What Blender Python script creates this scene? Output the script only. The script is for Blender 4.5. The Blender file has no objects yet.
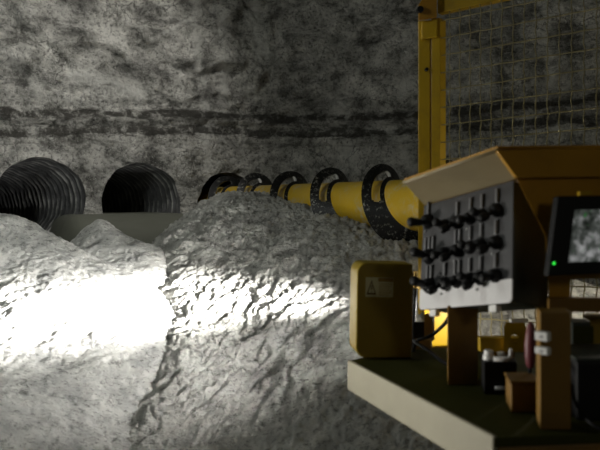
import bpy, bmesh, math, random
import numpy as np
from mathutils import Vector, Matrix

random.seed(4)
C = bpy.context.scene.collection
H = 1.75            # lens height above the mine floor
F = 700.0           # focal length in pixels
HX, HY = 300.0, 200.0


def P(x, y, Y):
    """World point at depth Y for a spot measured on the photograph."""
    return Vector(((x - HX) / F * Y, Y, H + (HY - y) / F * Y))


# ------------------------------------------------------------------ noise
_rng = np.random.RandomState(7)
_perm = np.concatenate([_rng.permutation(256)] * 3)
_grad = _rng.normal(size=(256, 3))
_grad /= np.linalg.norm(_grad, axis=1)[:, None]


def pnoise(p):
    p = np.asarray(p, float)
    i = np.floor(p).astype(int)
    f = p - i
    i &= 255
    w = f * f * f * (f * (f * 6 - 15) + 10)
    out = 0.0
    for dx in (0, 1):
        for dy in (0, 1):
            for dz in (0, 1):
                h = _perm[_perm[_perm[(i[:, 0] + dx) & 255] + ((i[:, 1] + dy) & 255)] + ((i[:, 2] + dz) & 255)]
                g = _grad[h]
                d = (g * (f - np.array([dx, dy, dz]))).sum(1)
                ww = (w[:, 0] if dx else 1 - w[:, 0]) * (w[:, 1] if dy else 1 - w[:, 1]) * (w[:, 2] if dz else 1 - w[:, 2])
                out = out + d * ww
    return out


def fbm(p, octv=4, lac=2.03, gain=0.5, ridged=False):
    a, s, out = 1.0, 0.0, 0.0
    p = np.asarray(p, float).copy()
    for k in range(octv):
        n = pnoise(p + 17.3 * k)
        if ridged:
            n = 0.45 - np.abs(n) * 1.6
        out = out + a * n
        s += a
        a *= gain
        p = p * lac
    return out / s * 1.6


_cell = _rng.rand(65536, 3)


def voronoi(p):
    """F1, F2 and a random value of the nearest cell, in the plane."""
    p = np.asarray(p, float)
    i = np.floor(p).astype(int)
    f1 = np.full(len(p), 9.0); f2 = np.full(len(p), 9.0); rnd = np.zeros(len(p))
    dirx = np.zeros(len(p))
    for dx in (-1, 0, 1):
        for dy in (-1, 0, 1):
            c = i + np.array([dx, dy])
            h = ((c[:, 0] * 73856093) ^ (c[:, 1] * 19349663)) & 65535
            q = c + _cell[h][:, :2]
            v = p - q
            d = np.sqrt((v ** 2).sum(1))
            near = d < f1
            f2 = np.where(near, f1, np.minimum(f2, d))
            rnd = np.where(near, _cell[h][:, 2], rnd)
            dirx = np.where(near, v[:, 1], dirx)
            f1 = np.where(near, d, f1)
    return f1, f2, rnd, dirx


# ------------------------------------------------------------------ materials
def new_mat(name):
    m = bpy.data.materials.new(name)
    m.use_nodes = True
    nt = m.node_tree
    for n in list(nt.nodes):
        nt.nodes.remove(n)
    o = nt.nodes.new('ShaderNodeOutputMaterial')
    b = nt.nodes.new('ShaderNodeBsdfPrincipled')
    nt.links.new(b.outputs[0], o.inputs[0])
    return m, nt, b


def N(nt, kind, **kw):
    n = nt.nodes.new(kind)
    for k, v in kw.items():
        if k in n.inputs:
            n.inputs[k].default_value = v
        else:
            setattr(n, k, v)
    return n


def noise_node(nt, vec, scale, detail=4, rough=0.55):
    n = N(nt, 'ShaderNodeTexNoise')
    n.inputs['Scale'].default_value = scale
    n.inputs['Detail'].default_value = detail
    n.inputs['Roughness'].default_value = rough
    nt.links.new(vec, n.inputs['Vector'])
    return n.outputs['Fac']


def ramp(nt, fac, stops):
    r = N(nt, 'ShaderNodeValToRGB')
    e = r.color_ramp.elements
    while len(e) < len(stops):
        e.new(0.5)
    for i, (p, c) in enumerate(stops):
        e[i].position = p
        e[i].color = (c[0], c[1], c[2], 1) if hasattr(c, '__len__') else (c, c, c, 1)
    nt.links.new(fac, r.inputs[0])
    return r.outputs[0]


def mix(nt, fac, a, b, mode='MIX'):
    m = N(nt, 'ShaderNodeMix', data_type='RGBA', blend_type=mode)
    for s, v in ((0, fac), (6, a), (7, b)):
        if hasattr(v, 'is_linked') or hasattr(v, 'links'):
            nt.links.new(v, m.inputs[s])
        elif s == 0:
            m.inputs[0].default_value = v
        else:
            m.inputs[s].default_value = (*v, 1) if len(v) == 3 else v
    return m.outputs[2]


def bump(nt, b, height, strength, dist):
    n = N(nt, 'ShaderNodeBump')
    n.inputs['Strength'].default_value = strength
    n.inputs['Distance'].default_value = dist
    nt.links.new(height, n.inputs['Height'])
    nt.links.new(n.outputs[0], b.inputs['Normal'])


def coords(nt):
    return N(nt, 'ShaderNodeTexCoord').outputs['Object']


def paint(name, col, rough=0.45, metal=0.0, wear=0.25, dirt=(0.10, 0.09, 0.07), scale=9.0, spec=0.5):
    m, nt, b = new_mat(name)
    v = coords(nt)
    n1 = noise_node(nt, v, scale, 6, 0.65)
    f = ramp(nt, n1, [(0.50, 0.0), (0.78, wear)])
    c = mix(nt, f, col, dirt)
    n2 = noise_node(nt, v, scale * 0.35, 3)
    sh = ramp(nt, n2, [(0.3, 0.82), (0.7, 1.0)])
    c = mix(nt, 1.0, c, sh, 'MULTIPLY')
    nt.links.new(c, b.inputs['Base Color'])
    b.inputs['Roughness'].default_value = rough
    b.inputs['Metallic'].default_value = metal
    b.inputs['Specular IOR Level'].default_value = spec
    bump(nt, b, n1, 0.08, 0.01)
    return m


def make_rock():
    m, nt, b = new_mat('salt_rock')
    v = coords(nt)
    big = noise_node(nt, v, 0.9, 6, 0.6)
    mid = noise_node(nt, v, 3.2, 8, 0.68)
    fine = noise_node(nt, v, 22, 6, 0.7)
    rot = N(nt, 'ShaderNodeMapping')
    rot.inputs['Rotation'].default_value = (0.2, 0.6, 0.3)
    rot.inputs['Scale'].default_value = (0.8, 1.0, 2.0)
    nt.links.new(v, rot.inputs['Vector'])
    slab = noise_node(nt, rot.outputs[0], 2.0, 8, 0.66)
    base = ramp(nt, mid, [(0.36, (0.22, 0.215, 0.195)), (0.46, (0.55, 0.54, 0.50)), (0.58, (0.85, 0.83, 0.78))])
    base = mix(nt, 1.0, base, ramp(nt, slab, [(0.37, 0.42), (0.46, 0.88), (0.58, 1.10)]), 'MULTIPLY')
    base = mix(nt, 1.0, base, ramp(nt, big, [(0.32, 0.60), (0.62, 1.0)]), 'MULTIPLY')
    base = mix(nt, 1.0, base, ramp(nt, fine, [(0.38, 0.40), (0.50, 1.0)]), 'MULTIPLY')
    ve = N(nt, 'ShaderNodeAttribute', attribute_name='vein').outputs['Fac']
    base = mix(nt, mix(nt, 1.0, ve, ramp(nt, mid, [(0.36, 0.2), (0.55, 1.0)]), 'MULTIPLY'), base, (0.74, 0.73, 0.69))
    vo = N(nt, 'ShaderNodeTexVoronoi', feature='DISTANCE_TO_EDGE')
    vo.inputs['Scale'].default_value = 1.7
    wv = N(nt, 'ShaderNodeVectorMath', operation='MULTIPLY_ADD')
    nz = N(nt, 'ShaderNodeTexNoise'); nz.inputs['Scale'].default_value = 2.6; nz.inputs['Detail'].default_value = 6
    nt.links.new(v, nz.inputs['Vector'])
    nt.links.new(nz.outputs['Color'], wv.inputs[0]); wv.inputs[1].default_value = (0.9, 0.9, 0.9); nt.links.new(v, wv.inputs[2])
    nt.links.new(wv.outputs[0], vo.inputs['Vector'])
    crack = mix(nt, 1.0, ramp(nt, vo.outputs['Distance'], [(0.004, 1.0), (0.022, 0.0)]), ramp(nt, big, [(0.45, 0.0), (0.56, 0.75)]), 'MULTIPLY')
    base = mix(nt, crack, base, (0.07, 0.068, 0.06))
    grit = noise_node(nt, v, 60, 3, 0.6)
    base = mix(nt, ramp(nt, grit, [(0.63, 0.0), (0.70, 0.8)]), base, (0.85, 0.84, 0.80))
    # dark clay seams
    at = N(nt, 'ShaderNodeAttribute', attribute_name='strata').outputs['Fac']
    mp = N(nt, 'ShaderNodeMapping')
    mp.inputs['Scale'].default_value = (0.55, 0.55, 2.2)
    nt.links.new(v, mp.inputs['Vector'])
    w = noise_node(nt, mp.outputs[0], 3.4, 9, 0.72)
    ws = N(nt, 'ShaderNodeMath', operation='MULTIPLY_ADD')
    nt.links.new(w, ws.inputs[0]); ws.inputs[1].default_value = 0.36; ws.inputs[2].default_value = -0.18
    ad = N(nt, 'ShaderNodeMath', operation='ADD')
    nt.links.new(at, ad.inputs[0]); nt.links.new(ws.outputs[0], ad.inputs[1])
    mr = N(nt, 'ShaderNodeMapRange')
    mr.inputs['From Min'].default_value = -0.6; mr.inputs['From Max'].default_value = 0.4
    nt.links.new(ad.outputs[0], mr.inputs['Value'])
    band = ramp(nt, mr.outputs[0], [(0.17, 0.0), (0.20, 0.45), (0.23, 0.05), (0.285, 0.1), (0.32, 0.95), (0.42, 0.85),
                                    (0.455, 0.12), (0.50, 0.15), (0.55, 0.95), (0.62, 0.95), (0.67, 0.0)])
    brk = noise_node(nt, v, 6.5, 6, 0.7)
    band = mix(nt, 1.0, band, ramp(nt, brk, [(0.36, 0.25), (0.50, 1.0)]), 'MULTIPLY')
    col = mix(nt, band, base, (0.045, 0.042, 0.036))
    nt.links.new(col, b.inputs['Base Color'])
    b.inputs['Roughness'].default_value = 0.75
    b.inputs['Specular IOR Level'].default_value = 0.35
    h = N(nt, 'ShaderNodeMath', operation='ADD')
    nt.links.new(mid, h.inputs[0]); nt.links.new(fine, h.inputs[1])
    h2 = N(nt, 'ShaderNodeMath', operation='ADD')
    nt.links.new(h.outputs[0], h2.inputs[0]); nt.links.new(slab, h2.inputs[1])
    bump(nt, b, h2.outputs[0], 1.0, 0.10)
    return m


def make_muck(name, lo, hi, speck, rough_scale, bs):
    m, nt, b = new_mat(name)
    v = coords(nt)
    a = noise_node(nt, v, 4.5, 6, 0.6)
    g = noise_node(nt, v, rough_scale, 7, 0.75)
    mp = N(nt, 'ShaderNodeMapping')
    mp.inputs['Rotation'].default_value = (0.0, 0.6, 0.0)
    mp.inputs['Scale'].default_value = (0.5, 1.0, 1.0)
    nt.links.new(v, mp.inputs['Vector'])
    s = noise_node(nt, mp.outputs[0], 38, 5, 0.72)
    c = ramp(nt, a, [(0.34, lo), (0.60, hi)])
    c = mix(nt, 1.0, c, ramp(nt, g, [(0.34, 0.42), (0.47, 1.0)]), 'MULTIPLY')
    c = mix(nt, ramp(nt, s, [(0.56, 0.0), (0.64, speck)]), c, (0.06, 0.058, 0.05))
    nt.links.new(c, b.inputs['Base Color'])
    b.inputs['Roughness'].default_value = 0.8
    b.inputs['Specular IOR Level'].default_value = 0.3
    h = N(nt, 'ShaderNodeMath', operation='ADD')
    nt.links.new(g, h.inputs[0]); nt.links.new(s, h.inputs[1])
    bump(nt, b, h.outputs[0], bs, 0.04)
    return m


def make_bore():
    m, nt, b = new_mat('bore_rock')
    v = coords(nt)
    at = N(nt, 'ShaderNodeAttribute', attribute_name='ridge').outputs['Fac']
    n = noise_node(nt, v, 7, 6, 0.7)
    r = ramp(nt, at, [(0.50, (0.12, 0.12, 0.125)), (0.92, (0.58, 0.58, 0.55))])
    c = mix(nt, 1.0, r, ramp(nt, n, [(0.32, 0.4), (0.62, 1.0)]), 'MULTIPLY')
    nt.links.new(c, b.inputs['Base Color'])
    b.inputs['Roughness'].default_value = 0.6
    bump(nt, b, n, 0.3, 0.02)
    return m


def make_flight():
    m, nt, b = new_mat('black_steel_flight')
    v = coords(nt)
    n = noise_node(nt, v, 26, 6, 0.75)
    n2 = noise_node(nt, v, 3.5, 3, 0.6)
    f = mix(nt, 1.0, ramp(nt, n, [(0.55, 0.0), (0.64, 1.0)]), ramp(nt, n2, [(0.40, 0.1), (0.55, 0.9)]), 'MULTIPLY')
    c = mix(nt, f, (0.012, 0.012, 0.013), (0.45, 0.44, 0.40))
    nt.links.new(c, b.inputs['Base Color'])
    b.inputs['Roughness'].default_value = 0.42
    b.inputs['Metallic'].default_value = 0.3
    bump(nt, b, n, 0.25, 0.01)
    return m


def make_tube():
    m, nt, b = new_mat('yellow_shaft_paint')
    v = coords(nt)
    n = noise_node(nt, v, 14, 7, 0.75)
    n2 = noise_node(nt, v, 2.3, 3, 0.6)
    f = mix(nt, 1.0, ramp(nt, n, [(0.46, 0.0), (0.6, 1.0)]), ramp(nt, n2, [(0.44, 0.08), (0.58, 0.85)]), 'MULTIPLY')
    c = mix(nt, f, (0.62, 0.40, 0.012), (0.5, 0.48, 0.42))
    nt.links.new(c, b.inputs['Base Color'])
    b.inputs['Roughness'].default_value = 0.42
    return m


def make_screen():
    m, nt, b = new_mat('monitor_picture')
    v = coords(nt)
    n = noise_node(nt, v, 16, 5, 0.7)
    n2 = noise_node(nt, v, 45, 2, 0.6)
    c = ramp(nt, n, [(0.36, (0.004, 0.006, 0.004)), (0.50, (0.09, 0.10, 0.09)), (0.66, (0.5, 0.5, 0.5))])
    c = mix(nt, ramp(nt, n2, [(0.64, 0.0), (0.70, 0.8)]), c, (0.02, 0.22, 0.03))
    b.inputs['Base Color'].default_value = (0.01, 0.01, 0.01, 1)
    b.inputs['Roughness'].default_value = 0.3
    nt.links.new(c, b.inputs['Emission Color'])
    b.inputs['Emission Strength'].default_value = 0.55
    return m


def make_glow(name, col, s):
    m, nt, b = new_mat(name)
    b.inputs['Base Color'].default_value = (*col, 1)
    b.inputs['Emission Color'].default_value = (*col, 1)
    b.inputs['Emission Strength'].default_value = s
    return m


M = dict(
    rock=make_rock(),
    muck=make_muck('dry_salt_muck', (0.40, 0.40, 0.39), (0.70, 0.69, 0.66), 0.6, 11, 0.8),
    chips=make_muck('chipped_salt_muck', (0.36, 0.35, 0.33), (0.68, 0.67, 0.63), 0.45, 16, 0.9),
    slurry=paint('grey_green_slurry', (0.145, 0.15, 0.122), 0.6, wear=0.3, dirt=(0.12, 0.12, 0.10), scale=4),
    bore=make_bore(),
    flight=make_flight(), tube=make_tube(),
    yellow=paint('yellow_paint', (0.56, 0.35, 0.012), 0.42, wear=0.35, dirt=(0.16, 0.10, 0.03)),
    mesh=paint('wire_paint', (0.27, 0.23, 0.10), 0.5, wear=0.6, dirt=(0.12, 0.11, 0.08), scale=14),
    orange=paint('orange_yellow_paint', (0.50, 0.25, 0.014), 0.5, wear=0.2, dirt=(0.14, 0.08, 0.03)),
    cover=paint('mustard_cover_paint', (0.32, 0.22, 0.009), 0.5, wear=0.15, dirt=(0.22, 0.14, 0.03)),
    visor=paint('visor_paint', (0.34, 0.275, 0.155), 0.5, wear=0.2, dirt=(0.3, 0.25, 0.17)),
    green=paint('deck_green_paint', (0.05, 0.052, 0.010), 0.7, wear=0.5, dirt=(0.04, 0.04, 0.015), spec=0.12),
    lip=paint('dusty_edge_paint', (0.37, 0.34, 0.25), 0.55, wear=0.3, dirt=(0.34, 0.31, 0.22)),
    panel=paint('grey_panel_paint', (0.040, 0.040, 0.044), 0.5, wear=0.25, dirt=(0.13, 0.13, 0.13)),
    strip=paint('lit_panel_strip', (0.78, 0.77, 0.78), 0.35, wear=0.2, dirt=(0.5, 0.5, 0.5)),  # light reflected low on the lever plate, put into a pale colour
    case=paint('dark_green_case', (0.022, 0.03, 0.024), 0.5, wear=0.2, dirt=(0.03, 0.03, 0.02)),
    black=paint('black_rubber', (0.008, 0.008, 0.009), 0.55, wear=0.2, dirt=(0.02, 0.02, 0.02), spec=0.25),
    tag_grey=paint('grey_tag', (0.20, 0.20, 0.21), 0.4, wear=0.2, dirt=(0.2, 0.2, 0.2)),
    steel=paint('bare_steel', (0.42, 0.42, 0.42), 0.35, metal=0.7, wear=0.2, dirt=(0.2, 0.2, 0.2)),
    white=paint('white_plastic', (0.86, 0.85, 0.83), 0.4, wear=0.15, dirt=(0.5, 0.5, 0.45)),
    red=paint('dark_red_rubber', (0.17, 0.04, 0.05), 0.45, wear=0.15, dirt=(0.2, 0.1, 0.1)),
    brass=paint('brass', (0.5, 0.33, 0.08), 0.35, metal=0.6, wear=0.2),
    worn=paint('worn_steel_edge', (0.10, 0.10, 0.10), 0.35, metal=0.5, wear=0.6, dirt=(0.4, 0.4, 0.38), scale=6),
    postpaint=paint('brown_orange_paint', (0.25, 0.13, 0.012), 0.5, wear=0.3, dirt=(0.1, 0.06, 0.02)),
    rail=paint('dull_yellow_rail_paint', (0.30, 0.19, 0.012), 0.75, wear=0.4, dirt=(0.12, 0.08, 0.03), spec=0.15),
    brown=paint('brown_paint', (0.24, 0.125, 0.02), 0.5, wear=0.25, dirt=(0.08, 0.05, 0.02)),
    label=paint('faded_label', (0.62, 0.60, 0.36), 0.5, wear=0.25, dirt=(0.3, 0.25, 0.1)),
    label_dark=paint('label_ink', (0.10, 0.06, 0.01), 0.5, wear=0.1),
    label_head=paint('label_heading', (0.30, 0.17, 0.02), 0.5, wear=0.1),
    screen=make_screen(),
    led=make_glow('green_led', (0.03, 0.8, 0.06), 1.2),
)


# ------------------------------------------------------------------ mesh helpers
class MB:
    def __init__(s):
        s.v, s.f = [], []

    def add(s, vs, fs):
        o = len(s.v)
        s.v += [Vector(v) for v in vs]
        s.f += [tuple(i + o for i in f) for f in fs]

    def prism(s, pts, off):
        """closed slab: outline pts moved by the vector off."""
        n = len(pts)
        off = Vector(off)
        pts = [Vector(p) for p in pts]
        s.add(pts + [p + off for p in pts],
              [tuple(range(n - 1, -1, -1)), tuple(range(n, 2 * n))] + [(i, (i + 1) % n, n + (i + 1) % n, n + i) for i in range(n)])

    def box(s, o, u, v, w):
        """box with a corner o and three edge vectors."""
        o, u, v, w = map(Vector, (o, u, v, w))
        s.prism([o, o + u, o + u + v, o + v], w)

    def tube(s, pts, r, seg=8, cap=True):
        pts = [Vector(p) for p in pts]
        rs = r if hasattr(r, '__len__') else [r] * len(pts)
        t = (pts[1] - pts[0]).normalized()
        a = t.orthogonal().normalized()
        vs = []
        for i, p in enumerate(pts):
            t = (pts[min(i + 1, len(pts) - 1)] - pts[max(i - 1, 0)]).normalized()
            a = (a - t * a.dot(t)).normalized()
            b = t.cross(a)
            for k in range(seg):
                q = 2 * math.pi * k / seg
                vs.append(p + (a * math.cos(q) + b * math.sin(q)) * rs[i])
        fs = []
        for i in range(len(pts) - 1):
            for k in range(seg):
                k2 = (k + 1) % seg
                fs.append((i * seg + k, i * seg + k2, (i + 1) * seg + k2, (i + 1) * seg + k))
        if cap:
            fs.append(tuple(range(seg - 1, -1, -1)))
            fs.append(tuple((len(pts) - 1) * seg + k for k in range(seg)))
        s.add(vs, fs)

    def build(s, name, mat, parent=None, smooth=False, bevel=0.0):
        me = bpy.data.meshes.new(name)
        me.from_pydata([tuple(v) for v in s.v], [], s.f)
        bm = bmesh.new(); bm.from_mesh(me)
        bmesh.ops.recalc_face_normals(bm, faces=bm.faces)
        bm.to_mesh(me); bm.free()
        me.materials.append(mat)
        o = bpy.data.objects.new(name, me)
        C.objects.link(o)
        if parent is not None:
            o.parent = parent
            o.matrix_parent_inverse = parent_world(parent).inverted()
        if smooth:
            me.polygons.foreach_set('use_smooth', [True] * len(me.polygons))
        if bevel:
            md = o.modifiers.new('edge', 'BEVEL')
            md.width = bevel; md.segments = 2; md.limit_method = 'ANGLE'
        return o


def parent_world(o):
    m = o.matrix_basis.copy()
    while o.parent is not None:
        m = o.parent.matrix_basis @ o.matrix_parent_inverse @ m
        o = o.parent
    return m


def tag(o, label=None, cat=None, group=None, kind=None):
    for k, v in (('label', label), ('category', cat), ('group', group), ('kind', kind)):
        if v:
            o[k] = v
    return o


def thing(name, label, cat, loc, group=None):
    o = bpy.data.objects.new(name, None)
    C.objects.link(o)
    o.location = loc
    o.empty_display_size = 0.1
    return tag(o, label, cat, group)


def grid_object(name, V, nu, nv, mat, keep=None, attrs=None):
    idx = np.arange(nu * nv).reshape(nu, nv)
    q = np.stack([idx[:-1, :-1], idx[1:, :-1], idx[1:, 1:], idx[:-1, 1:]], -1).reshape(-1, 4)
    if keep is not None:
        q = q[keep(q)]
    used, inv = np.unique(q, return_inverse=True)
    q = inv.reshape(-1, 4)
    V = V[used]
    me = bpy.data.meshes.new(name)
    me.vertices.add(len(V)); me.vertices.foreach_set('co', V.astype(np.float32).ravel())
    me.loops.add(q.size); me.loops.foreach_set('vertex_index', q.astype(np.int32).ravel())
    me.polygons.add(len(q)); me.polygons.foreach_set('loop_start', (np.arange(len(q)) * 4).astype(np.int32))
    me.polygons.foreach_set('use_smooth', np.ones(len(q), bool))
    me.update(calc_edges=True); me.validate()
    for k, a in (attrs or {}).items():
        at = me.attributes.new(k, 'FLOAT', 'POINT')
        at.data.foreach_set('value', a[used].astype(np.float32))
    me.materials.append(mat)
    o = bpy.data.objects.new(name, me)
    C.objects.link(o)
    return o


# ------------------------------------------------------------------ the rock face
CORN = np.array([-0.45, 10.63])
DL = np.array([0.868, 0.496]); DR = np.array([0.888, -0.46])
NL = np.array([0.496, -0.868]); NR = np.array([-0.46, -0.888])
BORE = np.array([-0.496, 0.868])
SKEW = {0: np.array([-0.74, 0.66, -0.09]), 1: np.array([-0.70, 0.70, -0.06]), 2: np.array([-0.496, 0.868, 0.0])}
HOLES = [(-3.318, H + 0.00, 0.55), (-1.993, H - 0.045, 0.56), (-0.703, H - 0.05, 0.46)]


def wall_base(s):
    k = 0.16
    sp = k * np.logaddexp(0, s / k)
    sn = k * np.logaddexp(0, -s / k)
    p = CORN[None] - sn[:, None] * DL[None] + sp[:, None] * DR[None]
    w = 1 / (1 + np.exp(-s / k))
    n = NL[None] * (1 - w)[:, None] + NR[None] * w[:, None]
    n /= np.linalg.norm(n, axis=1)[:, None]
    return p, n


def wall_disp(s, z):
    q = np.stack([s, z, 0 * s], 1)
    d = 0.16 * fbm(q * [0.55, 0.6, 1] + 3.1, 3)
    lumps = fbm(q * [1.3, 1.9, 1] + 9.2, 5, ridged=True)
    hi = 1 / (1 + np.exp(-(z - (H + 1.3)) / 0.15))
    d += (0.10 + 0.16 * hi) * lumps
    d += 0.030 * fbm(q * 5.0 + 1.7, 5, gain=0.62)
    d += (0.012 + 0.03 * hi) * fbm(q * [5, 9, 1] + 4.4, 5, ridged=True, gain=0.6)
    # broken clay seams stand back a little
    zc = strata_mid(wall_base(s)[0][:, 0])
    sl = z * 1.5 + s * 0.55 + 1.1 * fbm(q * [0.9, 0.9, 1] + 21, 4)
    sf = sl - np.floor(sl)
    d += (0.06 + 0.17 * hi) * (np.where(sf < 0.22, sf / 0.22, (1 - sf) / 0.78) - 0.5) * np.clip(0.6 + 1.4 * fbm(q * 0.8 + 33, 2), 0, 1)
    d -= 0.05 * np.exp(-((z - zc - 0.06) / 0.07) ** 2) + 0.05 * np.exp(-((z - zc + 0.17) / 0.08) ** 2)
    d += 0.03 * np.exp(-((z - zc + 0.09) / 0.05) ** 2) * (1 + 2 * fbm(q * 5 + 8, 3))
    # upright tool scores beside the corner
    d += 0.05 * np.exp(-((s + 1.25 + 0.12 * (z - H)) / 0.07) ** 2) * (z > H + 0.35)
    # bulge of rock right of the corner
    d += 0.10 * np.exp(-((s - 1.9) / 0.5) ** 2 - ((z - H - 0.45) / 0.5) ** 2)
    return d


def strata_mid(x):
    return H + np.interp(x, [-5, -3.75, -2.5, -1.4, 0, 1.1, 2.5, 4], [1.08, 1.10, 1.17, 1.25, 1.22, 1.18, 1.20, 1.22])


def wall_pos(s, z):
    p, n = wall_base(s)
    p = p + n * wall_disp(s, z)[:, None]
    return np.column_stack([p, z])


nu, nv = 470, 240
S, Z = np.meshgrid(np.linspace(-5.6, 6.0, nu), np.linspace(-0.05, 5.3, nv), indexing='ij')
S = S.ravel(); Z = Z.ravel()
inside = np.zeros(len(S), bool)
for s0, z0, R in HOLES:
    inside |= np.hypot(S - s0, Z - z0) < R


def rim(R, th):
    th = np.asarray(th)
    return R * (1 + 0.012 * np.sin(3 * th + 1) + 0.010 * np.sin(7 * th + R * 40) + 0.006 * np.sin(15 * th))


S2, Z2 = S.copy(), Z.copy()
for s0, z0, R in HOLES:
    r = np.hypot(S - s0, Z - z0)
    th = np.arctan2(Z - z0, S - s0)
    k = r < R
    S2[k] = s0 + rim(R, th[k]) * np.cos(th[k]); Z2[k] = z0 + rim(R, th[k]) * np.sin(th[k])
    k2 = (r >= R) & (r < R * 1.06)
    rr = np.maximum(r, rim(R, th) + 0.002)
    S2[k2] = s0 + rr[k2] * np.cos(th[k2]); Z2[k2] = z0 + rr[k2] * np.sin(th[k2])
V = wall_pos(S2, Z2)

# pale salt veins: image-measured runs, kept as lines on the face
VEINS = [((196, 0, 10.0), (204, 100, 10.0), 0.05), ((203, 95, 10.0), (208, 190, 10.0), 0.06), ((222, 20, 10.2), (226, 110, 10.2), 0.05),
         ((335, 100, 10.2), (352, 168, 10.1), 0.11), ((150, 48, 9.7), (205, 10, 10.0), 0.035), ((410, 30, 9.5), (404, 95, 9.5), 0.06),
         ((252, 0, 10.4), (262, 60, 10.4), 0.09), ((395, 130, 9.6), (410, 170, 9.6), 0.07), ((550, 0, 8.5), (556, 80, 8.5), 0.04),
         ((70, 75, 9.1), (140, 92, 9.6), 0.09), ((560, 125, 8.5), (580, 132, 8.5), 0.06), ((0, 40, 8.8), (40, 95, 8.9), 0.07)]


def veins(V):
    out = np.zeros(len(V))
    q = np.column_stack([V[:, 0], V[:, 2]])
    q = q + 0.07 * np.column_stack([fbm(V * 2.5, 4), fbm(V * 2.5 + 40, 4)])
    for a_, b_, w_ in VEINS:
        a_ = P(*a_); b_ = P(*b_)
        a2 = np.array([a_.x, a_.z]); d2_ = np.array([b_.x, b_.z]) - a2
        t_ = np.clip(((q - a2) @ d2_) / (d2_ @ d2_), 0, 1)
        r_ = np.hypot(*(q - a2 - t_[:, None] * d2_).T)
        out = np.maximum(out, 0.8 * np.exp(-(r_ / w_) ** 2))
    return out


wall = grid_object('wall_back', V, nu, nv, M['rock'], keep=lambda q: ~inside[q].all(1),
                   attrs={'strata': Z2 - strata_mid(V[:, 0]), 'vein': veins(V)})
tag(wall, 'pale grey salt rock face with dark clay seams', 'wall', kind='structure')

HOLE_TEXT = [('round bored hole at the far left, lined with sharp spiral grooves', 2.6),
             ('round bored hole with faint grooves, half filled by grey-green slurry', 2.6),
             ('dark bored hole that the yellow auger runs into', 1.9)]
for hi_, ((s0, z0, R), (lab, depth)) in enumerate(zip(HOLES, HOLE_TEXT)):
    ax3 = SKEW[hi_]
    nt_, nd = 120, 260
    th = np.linspace(0, 2 * np.pi, nt_ + 1)[:-1]
    th = np.append(th, th[0])
    t = np.linspace(0, depth, nd)
    T, D = np.meshgrid(th, t, indexing='ij'); T = T.ravel(); D = D.ravel()
    pitch = 0.118
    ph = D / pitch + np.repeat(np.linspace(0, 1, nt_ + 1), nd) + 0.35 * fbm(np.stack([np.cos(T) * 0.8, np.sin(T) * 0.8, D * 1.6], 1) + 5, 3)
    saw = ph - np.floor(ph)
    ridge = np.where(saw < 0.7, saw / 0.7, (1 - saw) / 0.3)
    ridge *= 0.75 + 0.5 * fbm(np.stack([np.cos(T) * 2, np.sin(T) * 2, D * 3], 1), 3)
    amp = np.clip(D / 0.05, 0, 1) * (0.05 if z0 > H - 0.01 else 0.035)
    rad = rim(R, T) - amp * (ridge - 0.3)
    w0 = wall_pos(s0 + rim(R, T) * np.cos(T), z0 + rim(R, T) * np.sin(T))
    b0, n0 = wall_base(np.full(len(T), s0))
    pl = np.column_stack([b0 + (rad * np.cos(T))[:, None] * DL[None], z0 + rad * np.sin(T)]) + D[:, None] * ax3[None]
    fade = np.exp(-D / 0.06)[:, None]
    pos = fade * (w0 + D[:, None] * ax3[None]) + (1 - fade) * pl
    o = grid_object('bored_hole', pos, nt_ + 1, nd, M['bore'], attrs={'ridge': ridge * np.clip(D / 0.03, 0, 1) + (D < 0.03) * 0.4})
    # the blind end of the bore
    e = MB()
    ring = [tuple(pos[i * nd + nd - 1]) for i in range(nt_)]
    cen = np.mean(ring, 0) + ax3 * 0.15
    e.add(ring + [tuple(cen)], [(i, (i + 1) % nt_, nt_) for i in range(nt_)])
    eo = e.build('bore_end', M['bore'], o)
    tag(o, lab, 'bored hole')

# floor of the drift
fl = MB(); fl.box((-7, -2, -0.1), (14, 0, 0), (0, 14.5, 0), (0, 0, 0.1))
tag(fl.build('floor', M['chips']), kind='structure')


# ------------------------------------------------------------------ muck heaps
def rbf_surface(ctrl, X, Y, lam=1e-3):
    c = np.array([[(x - HX) / F * d, d, H + (HY - y) / F * d] for x, y, d in ctrl])
    def phi(r):
        return np.where(r > 0, r ** 2 * np.log(r + 1e-9), 0)
    n = len(c)
    K = phi(np.hypot(c[:, None, 0] - c[None, :, 0], c[:, None, 1] - c[None, :, 1])) + lam * np.eye(n)
    Pm = np.column_stack([np.ones(n), c[:, :2]])
    A = np.block([[K, Pm], [Pm.T, np.zeros((3, 3))]])
    w = np.linalg.solve(A, np.concatenate([c[:, 2], np.zeros(3)]))
    out = np.zeros(len(X))
    for i in range(n):
        out += w[i] * phi(np.hypot(X - c[i, 0], Y - c[i, 1]))
    return out + w[n] + w[n + 1] * X + w[n + 2] * Y


def low(x, d, z):
    """control point given by its height above the floor."""
    return (x, HY - (z - H) * F / d, d)


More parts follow.
